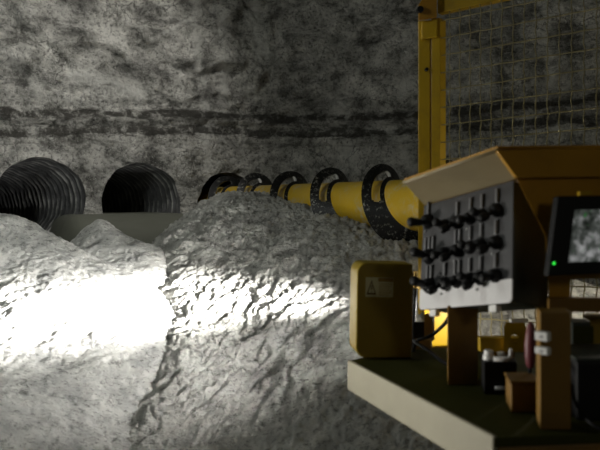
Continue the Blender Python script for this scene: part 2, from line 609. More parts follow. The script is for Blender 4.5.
def heap(name, ctrl, x0, x1, y0, y1, cell, mat, rough, label, cut=None):
    nx, ny = int((x1 - x0) / cell), int((y1 - y0) / cell)
    X, Y = np.meshgrid(np.linspace(x0, x1, nx), np.linspace(y0, y1, ny), indexing='ij')
    X = X.ravel(); Y = Y.ravel()
    Zs = rbf_surface(ctrl, X, Y)
    Vv = np.column_stack([X, Y, Zs])
    # normals of the smooth slope
    G = Zs.reshape(nx, ny)
    gx, gy = np.gradient(G, (x1 - x0) / (nx - 1), (y1 - y0) / (ny - 1))
    nrm = np.column_stack([-gx.ravel(), -gy.ravel(), np.ones(len(X))])
    nrm /= np.linalg.norm(nrm, axis=1)[:, None]
    d = rough(Vv)
    Vv = Vv + nrm * d[:, None]
    Vv[:, 2] = np.maximum(Vv[:, 2], -0.02)
    keepv = Vv[:, 2] > -0.015
    if cut is not None:
        keepv &= cut(X, Y, Zs)
    o = grid_object(name, Vv, nx, ny, mat, keep=lambda q: keepv[q].any(1))
    return tag(o, label, 'heap', kind='stuff')


def soft_rough(p):
    d = 0.05 * fbm(p * 1.7 + 2, 4) + 0.030 * fbm(p * 6.5 + 5, 5, gain=0.62) + 0.011 * fbm(p * [16, 16, 7] + 3, 4, ridged=True) + 0.012 * fbm(p * 24 + 1, 3)
    d -= 0.03 * np.clip(fbm(p * [3.5, 3.5, 2.0] + 8, 4) - 0.25, 0, 1)
    return d


def chip_rough(p):
    d = 0.06 * fbm(p * 1.9 + 4, 3)
    # overlapping slabs lying down the slope
    wx = 0.10 * fbm(p * 5 + 3, 2); wy = 0.10 * fbm(p * 5 + 31, 2)
    u = p[:, 0] * 0.8 + p[:, 2] * 0.75 + wx
    v = -p[:, 0] * 0.6 + p[:, 2] * 0.9 + wy
    f1, f2, r, dv = voronoi(np.column_stack([u * 5.5, v * 12.0]))
    d += 0.024 * (dv + 0.1) * np.clip((f2 - f1) * 5, 0, 1) + 0.016 * (r - 0.5)
    f1, f2, r, dv = voronoi(np.column_stack([u * 13 + 7, v * 26.0]))
    d += 0.014 * dv + 0.014 * (r - 0.5) - 0.006 * np.exp(-((f2 - f1) * 7) ** 2)
    f1, f2, r, dv = voronoi(np.column_stack([u * 30 + 3, v * 55.0]))
    d += 0.006 * dv + 0.010 * (r - 0.5)
    d += 0.016 * fbm(p * 7 + 6, 5, ridged=True, gain=0.7)
    d += 0.006 * fbm(p * 34, 2)
    crust = np.clip((p[:, 2] - (H - 0.75)) / 0.3, 0, 1)
    d += crust * (0.060 * fbm(p * 4.2 + 11, 4, ridged=True) + 0.040 * fbm(p * 13 + 3, 4, gain=0.65))
    return d


left_ctrl = [(-90, 200, 6.6), (-40, 206, 6.6), (0, 212, 6.55), (14, 216, 6.5), (36, 232, 6.4), (58, 246, 6.3), (76, 252, 6.25),
             (110, 272, 6.15), (150, 292, 6.05), (185, 312, 6.3), (230, 325, 6.4),
             low(-80, 7.4, 1.3), low(0, 7.4, 1.2), low(60, 7.2, 1.1), low(120, 7.0, 1.0), low(200, 6.8, 0.8),
             (0, 282, 5.75), (80, 285, 5.80), (150, 312, 5.72), (-60, 282, 5.75),
             (-60, 345, 5.0), (0, 345, 5.08), (80, 345, 5.22), (150, 350, 5.35), (220, 362, 5.65),
             (-80, 450, 3.95), (0, 450, 4.1), (80, 450, 4.32), (120, 450, 4.48), (220, 455, 4.85),
             low(0, 3.5, -0.2), low(150, 3.8, -0.2), low(-100, 3.3, -0.2)]
heap('salt_heap', left_ctrl, -3.3, -0.55, 3.2, 7.35, 0.0125, M['muck'], soft_rough,
     'smooth sloping heap of pale fine salt muck at far left, crossed by the bright light beam')

mid_ctrl = [(74, 244, 7.15), (84, 231, 7.3), (99, 219, 7.4), (121, 233, 7.2), (140, 241, 7.1), (158, 250, 7.0), (173, 272, 6.8), (190, 300, 6.6),
            (60, 268, 6.9), (100, 252, 6.85), (130, 264, 6.7), (150, 280, 6.5), (165, 305, 6.35), (100, 285, 6.35), (130, 300, 6.2),
            low(70, 7.7, 1.2), low(99, 8.0, 1.25), low(130, 7.8, 1.1), low(165, 7.6, 0.9), low(40, 7.4, 0.9), low(200, 7.0, 0.5),
            low(60, 6.3, 0.6), low(100, 6.0, 0.6), low(150, 5.9, 0.5)]
heap('salt_mound', mid_ctrl, -2.45, -0.85, 5.95, 7.95, 0.0125, M['muck'], soft_rough,
     'rounded grey mound of salt muck in front of the second bored hole')

right_ctrl = [(160, 290, 6.5), (168, 262, 6.9), (178, 236, 7.3), (190, 217, 7.7), (205, 205, 8.3), (228, 197, 8.75), (255, 196, 8.75), (285, 203, 8.2),
              (312, 209, 7.7), (330, 213, 7.4), (350, 226, 7.05), (372, 238, 6.75), (396, 243, 6.5), (415, 250, 6.25), (437, 270, 5.9), (470, 290, 5.6), (540, 300, 5.4), (600, 300, 5.4),
              low(230, 9.6, H + 0.0), low(200, 9.2, H - 0.15), low(170, 8.3, H - 0.45),
              (300, 196, 9.3), (350, 207, 8.6), (420, 225, 7.6), (480, 255, 7.0), (600, 290, 6.6),
              (172, 300, 6.2), (215, 265, 6.75), (260, 240, 7.15), (310, 240, 6.75), (360, 258, 6.2), (405, 266, 5.95),
              (164, 330, 5.68), (220, 312, 5.97), (290, 303, 5.85), (350, 300, 5.6), (410, 300, 5.3),
              (157, 372, 5.22), (240, 372, 5.30), (320, 372, 5.0), (400, 372, 4.7), (480, 372, 4.7), (600, 372, 4.7),
              (144, 415, 4.78), (128, 450, 4.52), (220, 450, 4.62), (310, 450, 4.35), (400, 450, 4.2), (500, 450, 4.1), (600, 450, 4.1),
              low(120, 3.9, -0.1), low(300, 3.6, -0.1), low(500, 3.5, -0.1), low(100, 4.9, 0.05), low(130, 5.6, 0.25), low(138, 6.3, 0.55)]


heap('chipped_salt_heap', right_ctrl, -1.85, 2.6, 3.5, 9.75, 0.0115, M['chips'], chip_rough,
     'large rough heap of flaky salt cuttings under the yellow auger',
     cut=lambda X, Y, Zs: (X < 0.9) | (Y > 4.6))

# smooth slurry bank before and inside the bored holes
ns, ndp = 150, 120
SS, DD = np.meshgrid(np.linspace(-3.75, -0.85, ns), np.linspace(-2.5, 1.3, ndp), indexing='ij')
SS = SS.ravel(); DD = DD.ravel()
bp, _ = wall_base(SS)
ps = bp + DD[:, None] * BORE[None]
zz = H - 0.185 - 0.16 * np.clip(-DD - 0.15, 0, 9) - 0.55 / (1 + np.exp((SS + 3.13) / 0.06)) - 0.1 * np.clip(SS + 1.5, 0, 9)
zz += 0.012 * fbm(np.column_stack([SS * 2, DD * 2, 0 * SS]), 3)
tag(grid_object('slurry_bank', np.column_stack([ps, zz]), ns, ndp, M['slurry']),
    'smooth dark grey-green slurry lying at the foot of the rock face between the bored holes', 'slurry', kind='stuff')

# ------------------------------------------------------------------ the auger
A0 = Vector((0.82, 7.0, H - 0.05)); AD = Vector((-0.47, 0.82, 0.0))
PITCH = AD.length
ad = AD.normalized(); up = Vector((0, 0, 1)); sd = Vector((-ad.y, ad.x, 0))     # sd looks to the left and towards the lens
if sd.y > 0:
    sd = -sd
auger = thing('auger', 'long yellow auger with black spiral flights, half buried in salt cuttings', 'auger', A0 + ad * -1.1)
k0, k1 = -1.75, 5.2
RT, RF = 0.245, 0.405
m = MB()
m.tube([A0 + AD * (k0 + (k1 - k0) * i / 60) for i in range(61)], RT, 48)
m.build('shaft', M['tube'], auger, smooth=True)
TH0 = math.radians(90)
n = int((k1 - k0) * 144)
nr = 14
LEAN = 0.16                          # the flight root sits nearer the drive than its rim
vs, fs = [], []
for i in range(n + 1):
    k = k0 + (k1 - k0) * i / n
    a = TH0 + 2 * math.pi * k        # top at whole k; turns to the lens side while coming nearer
    dr = up * math.sin(a) + sd * math.cos(a)
    wob = 1 + 0.010 * math.sin(9.1 * k) + 0.005 * math.sin(31 * k)
    c = A0 + AD * k
    for j in range(nr + 1):
        vs.append(c + dr * (RT - 0.01 + (RF * wob - RT + 0.01) * j / nr) - ad * LEAN * (1 - j / nr))
SLOT0, SLOT1 = -4.0, 84.0            # degrees from the top towards the lens side
RI, RO = RT + 0.024, RF - 0.070
for i in range(n):
    k = k0 + (k1 - k0) * (i + 0.5) / n
    phi = (-(k % 1.0) * 360) % 360
    if phi > 180:
        phi -= 360
    for j in range(nr):
        r = RT - 0.01 + (RF - RT + 0.01) * (j + 0.5) / nr
        rm, hw = (RI + RO) / 2, (RO - RI) / 2
        x = math.radians(phi) * rm
        xa, xb = math.radians(SLOT0) * rm + hw, math.radians(SLOT1) * rm - hw
        dx = max(xa - x, 0, x - xb)
        if math.hypot(dx, r - rm) < hw:
            continue
        q = i * (nr + 1) + j
        fs.append((q, q + 1, q + nr + 2, q + nr + 1))
fl_ = MB()
fl_.add(vs, fs)
fo = fl_.build('spiral_flight', M['flight'], auger)
fo.data.materials.append(M['worn'])
md = fo.modifiers.new('plate', 'SOLIDIFY')
md.thickness = 0.022; md.offset = 0; md.material_offset_rim = 1
# white rim at the upper end of each slot, painting the light it catches
for k in (-1, 0, 1, 2, 3):
    glint = MB()
    pts = []
    rm, hw = (RI + RO) / 2, (RO - RI) / 2
    for j in range(13):
        q = math.radians(100 - 190 * j / 12)
        x = math.radians(SLOT0) * rm + hw - hw * math.cos(q) * 0.96
        r = rm + hw * math.sin(q) * 0.96
        ph = x / rm
        kk = k - ph / (2 * math.pi)
        pts.append(A0 + AD * kk + (up * math.cos(ph) + sd * math.sin(ph)) * r - ad * LEAN * (1 - (r - RT + 0.01) / (RF - RT + 0.01)))
    glint.tube(pts, [0.007 + 0.011 * math.sin(math.pi * j / 12) for j in range(13)], 8)
    tag(glint.build('lit_slot_rim', M['white'], auger, smooth=True), 'slot rim painted white for the light it catches')

# ------------------------------------------------------------------ mesh guard
G0 = P(440, 200, 5.09); G0.z = 0
gu = Vector((0.794, -0.607, 0.0))           # along the guard, towards the lens
guard = thing('mesh_guard', 'tall yellow guard frame with welded wire mesh, behind the control console', 'guard', (G0.x, G0.y, 0.0))


def gz(u, z):                                # the guard leans: its rails climb towards the near end
    return G0 + gu * u + Vector((0, 0, z + 0.035 * u))


gn = Vector((-0.607, -0.794, 0))
zt = H + 1.36
post = MB()
pl = P(418, 200, 5.12); pr = P(430.2, 200, 5.10)
post.box((pl.x, pl.y, 0.02), (pr.x - pl.x, pr.y - pl.y, 0), (0.05, 0.12, 0), (0, 0, H + 1.29))
post.build('post', M['yellow'], guard, bevel=0.006)
stile = MB()
a = P(431.2, 200, 5.09); b = P(440, 200, 5.07)
stile.box((a.x, a.y, 0.35), (b.x - a.x, b.y - a.y, 0), (0.06, 0.08, 0), (0, 0, H + 0.97))
stile.build('stile', M['yellow'], guard, bevel=0.004)
rail = MB()
rail.box(gz(-0.02, zt), gu * 1.75 + Vector((0, 0, 0.07)), (0, 0, 0.15), -gn * 0.07)
rail.build('top_rail', M['rail'], guard, bevel=0.005)
plate = MB()
q = [P(419, 19.5, 5.05), P(437, 17, 5.05), P(437, -6, 5.05), P(426, -6, 5.05), P(419, 4, 5.05)]
plate.prism(q, (0.0, 0.03, 0))
plate.build('corner_bracket', M['orange'], guard, bevel=0.003)
bolt = MB()
bolt.tube([P(420.5, 9, 5.03), P(420.5, 9, 5.03) + Vector((0, 0.05, 0))], 0.025, 10)
bolt.build('bolt', M['black'], guard, bevel=0.003)
bolt = MB()
bolt.tube([P(427, 69, 5.075), P(427, 69, 5.075) + Vector((0, 0.06, 0))], 0.013, 10)
bolt.build('bolt', M['black'], guard)
collar = MB()
collar.box(P(421.5, 39.5, 5.085), P(437.5, 37, 5.06) - P(421.5, 39.5, 5.085), (0, 0, 0.13), (0, 0.03, 0))
collar.build('post_sleeve', M['yellow'], guard, bevel=0.006)
wires = MB()
zb = 0.75
for i in range(21):
    u = 0.077 + 0.0775 * i
    pts = []
    nz = 84
    for j in range(nz + 1):
        z = zb + (zt - zb) * j / nz
        ph = (z - zb) / 0.126 * math.pi * 2
        pts.append(gz(u + 0.004 * math.sin(ph * 1.0), z) + gn * (0.005 * math.cos(ph / 2 + i * math.pi)))
    wires.tube(pts, 0.0042, 5)
for j in range(int((zt - zb) / 0.126)):
    z = zt - 0.06 - 0.126 * j
    pts = []
    for i in range(85):
        u = 1.70 * i / 84
        pts.append(gz(u, z) + gn * (0.006 * math.cos((u - 0.077) / 0.0775 * math.pi + j * math.pi)))
    wires.tube(pts, 0.0046, 5)
wires.build('wire_mesh', M['mesh'], guard, smooth=True)
br = MB()
br.box(gz(-0.02, 0.66), gu * 1.75 + Vector((0, 0, 0.06)), (0, 0, 0.10), -gn * 0.07)
br.build('bottom_rail', M['yellow'], guard, bevel=0.005)
base = MB()
base.box(P(424, 347, 4.72), P(452, 346, 4.66) - P(424, 347, 4.72), (0, 0, 0.26), (0.05, 0.15, 0))
base.build('base_block', M['yellow'], guard, bevel=0.012)
ft = MB()
ft.box((0.86, 4.74, 0.0), (0.16, 0, 0), (0, 0.14, 0), (0, 0, P(424, 347, 4.72).z + 0.01))
ft.build('foot', M['yellow'], guard, bevel=0.006)

# ------------------------------------------------------------------ deck of the machine
DZ = H - 0.828
d0 = Vector((0.242, 3.60, DZ)); d1 = Vector((0.671, 2.435, DZ))
dd = (d1 - d0).normalized()
din = Vector((-dd.y, dd.x, 0))               # inwards, to the right
if din.x < 0:
    din = -din
deck = thing('machine_deck', 'steel machine deck with dark green top and dusty pale edge', 'machine deck', (0.95, 3.1, 0))
d2 = Vector((1.95, 2.58, DZ)); d3 = Vector((1.95, 3.85, DZ)); d4 = Vector((0.60, 3.95, DZ))
pl_ = MB()
pl_.prism([d0 + din * 0.004, d1 + din * 0.004, d2, d3, d4], (0, 0, -0.035))
pl_.build('deck_plate', M['green'], deck, bevel=0.004)
lp = MB()
lp.box(d0 + Vector((0, 0, 0.006)), d1 - d0, (0, 0, -0.152), din * 0.02)
lp.build('edge_lip', M['lip'], deck, bevel=0.006)
sk = MB()
sk.box(d1 + din * 0.022 + Vector((0, 0, -0.037)), d2 - d1 - din * 0.022, (0, 0, -0.12), Vector((0, 0.02, 0)))
sk.build('side_skirt', M['brown'], deck, bevel=0.004)
bk = MB()
bk.box(d0 + din * 0.022 + Vector((0.0, 0.0, -0.037)), d4 - d0 - din * 0.022, (0, 0, -0.11), Vector((0.02, -0.03, 0)))
bk.build('back_skirt', M['brown'], deck, bevel=0.004)
for (x, y) in ((1.0, 2.75), (0.95, 3.6), (1.75, 2.8), (1.75, 3.6)):
    lg = MB()
    lg.box((x, y, 0), (0.12, 0, 0), (0, 0.12, 0), (0, 0, DZ - 0.036))
    lg.build('leg', M['brown'], deck, bevel=0.005)

# ------------------------------------------------------------------ mustard cover box with the warning label
cov = thing('guard_cover', 'mustard yellow rounded steel cover box with a warning label, at the deck corner', 'cover', P(384, 358, 3.66))
ca = P(355.5, 357.5, 3.62); cb = P(411, 358, 3.66)
cu = (cb - ca); cw = cu.length; cu.normalize()
cv = Vector((0.02, 0, 1)).normalized()
cn = cu.cross(cv).normalized()
if cn.y < 0:
    cn = -cn                                   # away from the lens
ch = 0.492


def rounded(w, h, r, corners):
    pts = []
    for (cx, cy, a0, on) in ((0, 0, 180, corners[0]), (w, 0, 270, corners[1]), (w, h, 0, corners[2]), (0, h, 90, corners[3])):
        rr = r if on else 0.008
        ox = rr if cx == 0 else w - rr
        oy = rr if cy == 0 else h - rr
        for j in range(9):
            q = math.radians(a0 + 90 * j / 8)
            pts.append((ox + rr * math.cos(q), oy + rr * math.sin(q)))
    return pts


body = MB()
body.prism([ca + cu * x + cv * y for x, y in rounded(cw, ch, 0.055, (1, 0, 0, 1))], cn * 0.17)
body.build('cover_body', M['cover'], cov, bevel=0.006)
flg = MB()
flg.box(ca + cu * (cw + 0.001) + cv * 0.03 + cn * 0.045, cu * 0.018, cv * 0.42, cn * 0.10)
flg.build('side_flange', M['brown'], cov, bevel=0.003)


def clabel(x0, y0, x1, y1, off):
    """flat patch on the cover's front, x and y in metres from its lower left corner."""
    m_ = MB()
    o = ca + cu * x0 + cv * y0 - cn * off
    m_.box(o, cu * (x1 - x0), cv * (y1 - y0), cn * 0.0012)
    return m_


lx, ly = 0.046, 0.315
lab = clabel(lx, ly, lx + 0.147, ly + 0.102, 0.0015).build('warning_label', M['label'], cov)
hd = clabel(lx + 0.066, ly + 0.080, lx + 0.145, ly + 0.100, 0.0026)
hd.build('heading', M['label_head'], lab)
tri = MB()
o_ = ca + cu * (lx + 0.005) + cv * (ly + 0.012) - cn * 0.0026
tp = [o_, o_ + cu * 0.052, o_ + cu * 0.026 + cv * 0.078]
tri.prism(tp, cn * 0.001)
tri.build('warning_triangle', M['label_dark'], lab)
tri2 = MB()
cen_ = (tp[0] + tp[1] + tp[2]) / 3
tri2.prism([cen_ + (p - cen_) * 0.62 - cn * 0.0012 for p in tp], cn * 0.0008)
tri2.build('triangle_field', M['label'], lab)
ex = MB()
ex.box(cen_ - cu * 0.003 - cv * 0.002 - cn * 0.0024, cu * 0.006, cv * 0.024, cn * 0.0008)
ex.box(cen_ - cu * 0.003 - cv * 0.012 - cn * 0.0024, cu * 0.006, cv * 0.006, cn * 0.0008)
ex.build('exclamation_mark', M['label_dark'], lab)
tx = MB()
for r_ in range(6):
    y = ly + 0.066 - r_ * 0.0115
    x = lx + 0.072
    xe = lx + 0.138 - (0.012 if r_ in (2, 5) else 0)
    while x < xe:
        w_ = random.uniform(0.006, 0.014)
        o = ca + cu * x + cv * y - cn * 0.0026
        tx.box(o, cu * min(w_, xe - x), cv * 0.0058, cn * 0.001)
        x += w_ + 0.004
tx.build('printed_lines', M['label_head'], lab)

# small brass fitting and hose loop beside the cover
fit = thing('hose_fitting', 'small brass hose fitting beside the mustard cover', 'fitting', P(415.5, 285, 3.95))
f_ = MB()
f_.tube([P(415.5, 278, 3.97), P(415.5, 288, 3.97)], 0.018, 12)
f_.build('nut', M['brass'], fit, bevel=0.003)
f_ = MB()
f_.tube([P(415.5, 271, 3.97), P(415.5, 278.2, 3.97)], 0.011, 10)
f_.build('stem', M['brass'], fit)
f_ = MB()
f_.tube([P(415.5, 287.5, 3.97), P(415, 300, 3.97), P(414, 320, 3.97), P(413, 340, 3.97), P(413, 350, 3.9)], 0.011, 8)
f_.build('hose', M['black'], fit, smooth=True)
for (x, y) in ((414.5, 290), (419, 289.5)):
    pass


# ------------------------------------------------------------------ control console
e1 = Vector((0.277, -0.5, 0.107)).normalized()
e2 = Vector((0.094, 0.266, 1.0)); e2 = (e2 - e1 * e2.dot(e1)).normalized()
en = e1.cross(e2).normalized()               # outwards: left and towards the lens
O = P(420, 310, 3.33)                         # lower left corner of the lever plate
W_, H_ = 0.60, 0.515
cons = thing('control_console', 'lever control console with grey plate, black levers and yellow hood', 'control console',
             (0.95, 3.05, DZ))


def K(u, v, w=0.0):
    return O + e1 * u + e2 * v + en * w


bx = MB(); bx.box(K(0.004, 0.004, -0.002), e1 * (W_ - 0.008), e2 * (H_ - 0.008), en * -0.20)
bx.build('case', M['case'], cons, bevel=0.006)
pn = MB(); pn.box(K(0, 0.100), e1 * W_, e2 * (H_ - 0.100), en * 0.006)
pn.build('lever_plate', M['panel'], cons, bevel=0.003)
st = MB()  # foot of the lever plate, its lit look painted as a pale strip
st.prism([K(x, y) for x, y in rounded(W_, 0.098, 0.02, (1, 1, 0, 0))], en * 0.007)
tag(st.build('lit_lower_plate', M['strip'], cons, bevel=0.002), 'bottom of the lever plate, painted pale for the light on it')
for u in (0.07, 0.46):
    lg = MB()
    lg.box(K(u, -0.032, -0.03), e1 * 0.045, e2 * 0.031, en * 0.03)
    tag(lg.build('foot_block', M['white'], cons, bevel=0.004), 'small white block under the plate')


def uv(x, y):
    """u, v on the lever plate of a spot on the photograph."""
    d = Vector(((x - HX) / F, 1, (HY - y) / F))
    c0 = Vector((0, 0, H))
    t = (O - c0).dot(en) / d.dot(en)
    p = c0 + d * t - O
    return p.dot(e1), p.dot(e2)


rows = [[(430, 222), (446.5, 226), (459, 223), (472.5, 219), (484, 216), (499, 211)],
        [(431, 257), (447, 254), (459.5, 251), (472, 248), (483, 246), (498, 243)],
        [(431, 286), (446.5, 284), (459, 282), (471.5, 280), (482.5, 279), (497.5, 276)]]
tags = [[1, 0, 1, 1, 1, 1], [3, 0, 2, 1, 1, 1], [2, 1, 2, 1, 1, 1]]
for ri, row in enumerate(rows):
    for ci, (x, y) in enumerate(row):
        u, v = uv(x, y)
        lean = 0.035 * math.sin(ci * 2.1 + ri) - 0.010
        sc = 1.25 if ci == 0 else 1.0
        lv = MB()
        q0 = K(u, v, 0.006)
        lv.tube([K(u, v, 0.006), K(u, v, 0.016), K(u, v, 0.026), K(u, v - 0.003, 0.034), K(u, v - 0.005, 0.043)],
                [0.030 * sc, 0.031 * sc, 0.025 * sc, 0.024 * sc, 0.014], 14)
        lever = lv.build('lever', M['black'], cons, smooth=True)
        kb = MB()
        tip = K(u + lean * 0.3, v - 0.008 + lean * 0.4, 0.048)
        ax = (K(u + lean * 0.7, v - 0.012 + lean * 0.9, 0.125 if ci == 0 else 0.085) - tip)
        kb.tube([K(u, v - 0.005, 0.040), tip], 0.010, 8)
        prof = [(0.0, 0.012), (0.15, 0.018), (0.5, 0.020), (0.8, 0.019 * sc), (0.93, 0.016 * sc), (1.0, 0.006)]
        kb.tube([tip + ax * t for t, _ in prof], [r for _, r in prof], 12)
        kb.build('knob', M['black'], lever, smooth=True)
        for t_ in range(tags[ri][ci]):
            tu = u + (t_ - (tags[ri][ci] - 1) / 2) * 0.028
            tg = MB()
            tg.box(K(tu - 0.006, v + 0.035, 0.006), e1 * 0.012, e2 * 0.062, en * 0.014)
            tg.build('label_tab', M['tag_grey'], cons, bevel=0.003)
        if (ci + ri) % 3 == 0:
            sc_ = MB(); sc_.tube([K(u - 0.024, v - 0.045, 0.006), K(u - 0.024, v - 0.045, 0.012)], 0.006, 10)
            sc_.build('plate_screw', M['steel'], cons)

# visor over the lever plate and side cheek
vi = MB()
va, vb = K(-0.005, H_ + 0.004, 0.0), K(W_ + 0.005, H_ + 0.004, 0.0)
vc, vd = P(497, 151, 2.72), P(403.5, 183, 3.30)
up_n = (vb - va).cross(vd - va).normalized()
if up_n.z < 0:
    up_n = -up_n
vi.prism([va, vb, vc, vd], up_n * 0.010)
vi.build('visor', M['visor'], cons, bevel=0.002)
vr = MB()
vr.tube([vd + up_n * 0.004, vc + up_n * 0.004], 0.007, 8)
vr.build('visor_rim', M['visor'], cons, smooth=True)
ck = MB()
Yc = lambda x: 2.715 + (x - 497) * 0.0021
cq = [(497.5, 150.5), (518, 181), (545.5, 236), (549.5, 312), (570, 312), (570.5, 279), (700, 278), (700, 147), (600, 147)]
ck.prism([P(x, y, Yc(x) + 0.02) for x, y in cq], (0.004, 0.012, 0))
ck.build('side_cheek', M['orange'], cons, bevel=0.002)
fa = MB()
fq = [(497.0, 150.3), (516.5, 177.5), (600, 177), (700, 177), (700, 147), (600, 147)]
fa.prism([P(x, y, Yc(x) - 0.03) for x, y in fq], (0.004, 0.048, 0))
fa.build('hood_fascia', M['orange'], cons, bevel=0.004)
hr = MB()
hr.prism([vc + up_n * 0.012, P(700, 146.5, 3.10), P(700, 146.5, 3.10) + Vector((0.1, 0.9, -0.05)), va + up_n * 0.012 + Vector((0.05, 0.05, 0)), vd + up_n * 0.012], (0, 0, 0.010))
hr.build('hood_roof', M['orange'], cons, bevel=0.002)
cb_ = MB()
cb_.box(P(549, 312, 2.80), P(700, 312, 3.10) - P(549, 312, 2.80), (0, 0, 0.055), (0.01, 0.05, 0))
cb_.build('cross_bar', M['brown'], cons, bevel=0.004)


def post_box(name, xl, xr, yt, yb, Y, depth, mat, parent, bev=0.004):
    m_ = MB()
    a_ = P(xl, yb, Y); b_ = P(xr, yb, Y); t_ = P(xl, yt, Y)
    m_.box(a_, b_ - a_, (0, 0, t_.z - a_.z), (0.02, depth, 0))
    return m_.build(name, mat, parent, bevel=bev)


# posts stand on the deck
def deck_y(Y):
    return HY - (DZ - H) * F / Y


post_box('support_post', 447.5, 478, 306, deck_y(3.13) - 0.2, 3.13, 0.10, M['postpaint'], cons)
post_box('support_post', 540, 571, 312, deck_y(2.52) - 0.2, 2.52, 0.10, M['postpaint'], cons)

# ------------------------------------------------------------------ monitor
mon = thing('monitor', 'black flat monitor showing a grey camera picture, on the console hood', 'monitor', P(600, 275, 2.68))
mb = MB()
ma, mc, mt = P(548, 276, 2.66), P(690, 270, 2.80), P(558, 196, 2.70)
mright = mc - ma; mup = mt - ma
mnor = mright.cross(mup).normalized()
if mnor.y > 0:
    mnor = -mnor
mb.prism([ma, ma + mright, ma + mright + mup, ma + mup], -mnor * 0.035)
mb.build('bezel', M['black'], mon, bevel=0.006)
sc0 = ma + mright * 0.125 + mup * 0.16 + mnor * 0.001
sm = MB()
sm.prism([sc0, sc0 + mright * 0.75, sc0 + mright * 0.75 + mup * 0.66, sc0 + mup * 0.66], -mnor * 0.002 + mnor * 0.003)
sm.build('screen', M['screen'], mon)
ld = MB()
lc = P(553.6, 263.3, 2.655)
ld.tube([lc + mnor * 0.0, lc + mnor * 0.006], 0.005, 12)
tag(ld.build('indicator_light', M['led'], mon), 'small lit green indicator')
tb = MB()
tb.box(P(580, 195.5, 2.74), P(592, 195, 2.76) - P(580, 195.5, 2.74), (0, 0, 0.016), (0, 0.03, 0))
tag(tb.build('mounting_tab', M['yellow'], mon, bevel=0.003), 'yellow mounting tab')

# ------------------------------------------------------------------ things standing on the deck
def clutter(name, label, cat, loc, group=None):
    return thing(name, label, cat, loc, group)


lp_ = clutter('lifting_plate', 'yellow steel plate with a round hole, seen under the console', 'steel plate', P(514, 352, 3.5))
q = [(504, 352), (526, 352), (526, 322), (504, 323)]
m_ = MB()
for ring in range(1):
    outer = [P(x, y, 3.45) for x, y in q]
# plate with a real hole
cx, cy, hr_ = 514.5, 338.5, 4.2
hole = [P(cx + hr_ * math.cos(2 * math.pi * i / 24), cy - hr_ * math.sin(2 * math.pi * i / 24), 3.45) for i in range(24)]


def square_pt(i):
    a_ = 2 * math.pi * i / 24
    c_, s_ = math.cos(a_), -math.sin(a_)
    k_ = min((11.0 / abs(c_)) if abs(c_) > 1e-6 else 1e9, ((13.5 if s_ > 0 else 16) / abs(s_)) if abs(s_) > 1e-6 else 1e9)
    return P(cx + 0.5 + c_ * k_, cy + s_ * k_, 3.45)


sq = [square_pt(i) for i in range(24)]
off = Vector((0.005, 0.015, 0))
vsx = hole + sq + [p + off for p in hole] + [p + off for p in sq]
fsx = []
for i in range(24):
    j = (i + 1) % 24
    fsx += [(i, j, 24 + j, 24 + i), (48 + i, 72 + i, 72 + j, 48 + j), (i, 48 + i, 48 + j, j), (24 + i, 24 + j, 72 + j, 72 + i)]
m_.add(vsx, fsx)
m_.build('plate', M['yellow'], lp_)
m_ = MB()
m_.box(P(480, 352, 3.47), P(527, 352, 3.47) - P(480, 352, 3.47), (0, 0, 0.07), (0, 0.06, 0))
m_.build('foot_rail', M['yellow'], lp_, bevel=0.004)
m_ = MB()
zz0 = P(500, 352, 3.48).z
m_.box((P(490, 352, 3.48).x, 3.475, DZ + 0.0), (0.12, 0, 0), (0, 0.05, 0), (0, 0, zz0 - DZ))
m_.build('foot', M['brown'], lp_)
m_ = MB()
m_.box(P(511, 323, 3.40), P(529, 322.5, 3.40) - P(511, 323, 3.40), (0, 0, 0.016), (0, 0.03, 0))
tag(m_.build('top_clip', M['white'], lp_, bevel=0.003), 'pale clip on the upper edge')

rd = clutter('hand_lever', 'upright lever with a dark red oval grip, beside the console post', 'hand lever', P(530, deck_y(2.85), 2.85))
m_ = MB()
m_.tube([P(530, deck_y(2.85), 2.85), P(530, 366, 2.85)], 0.009, 10)
m_.build('lever_rod', M['black'], rd, smooth=True)
m_ = MB()
prof = [(0, .008), (.06, .016), (.25, .022), (.5, .0245), (.75, .021), (.93, .014), (1, .004)]
p0, p1 = P(530, 368, 2.85), P(531, 322, 2.85)
m_.tube([p0.lerp(p1, t) for t, _ in prof], [r for _, r in prof], 16)
tag(m_.build('grip', M['red'], rd, smooth=True), 'dark red oval grip')

for (y0, y1, lab_) in ((340, 331.5, 'small white clamp on the brown console post, upper of two'),
                       (353.5, 347, 'small white clamp on the brown console post, lower of two')):
    cl = clutter('cable_clamp', lab_, 'clamp', P(541, y0, 2.50), 'white clamps on the console post')
    m_ = MB()
    c0_ = P(534.5, y0, 2.512)
    m_.box(c0_, Vector((0.033, -0.036, 0)), (0, 0, P(541, y1, 2.5).z - c0_.z), (0.020, 0.016, 0))
    m_.build('clamp_body', M['white'], cl, bevel=0.004)
    s_ = MB()
    c_ = P(534.5, (y0 + y1) / 2, 2.512) + Vector((0.0165, -0.018, 0))
    s_.tube([c_ + Vector((-0.003, -0.003, 0)), c_ + Vector((0.004, 0.004, 0))], 0.004, 10)
    s_.build('clamp_screw', M['steel'], cl)

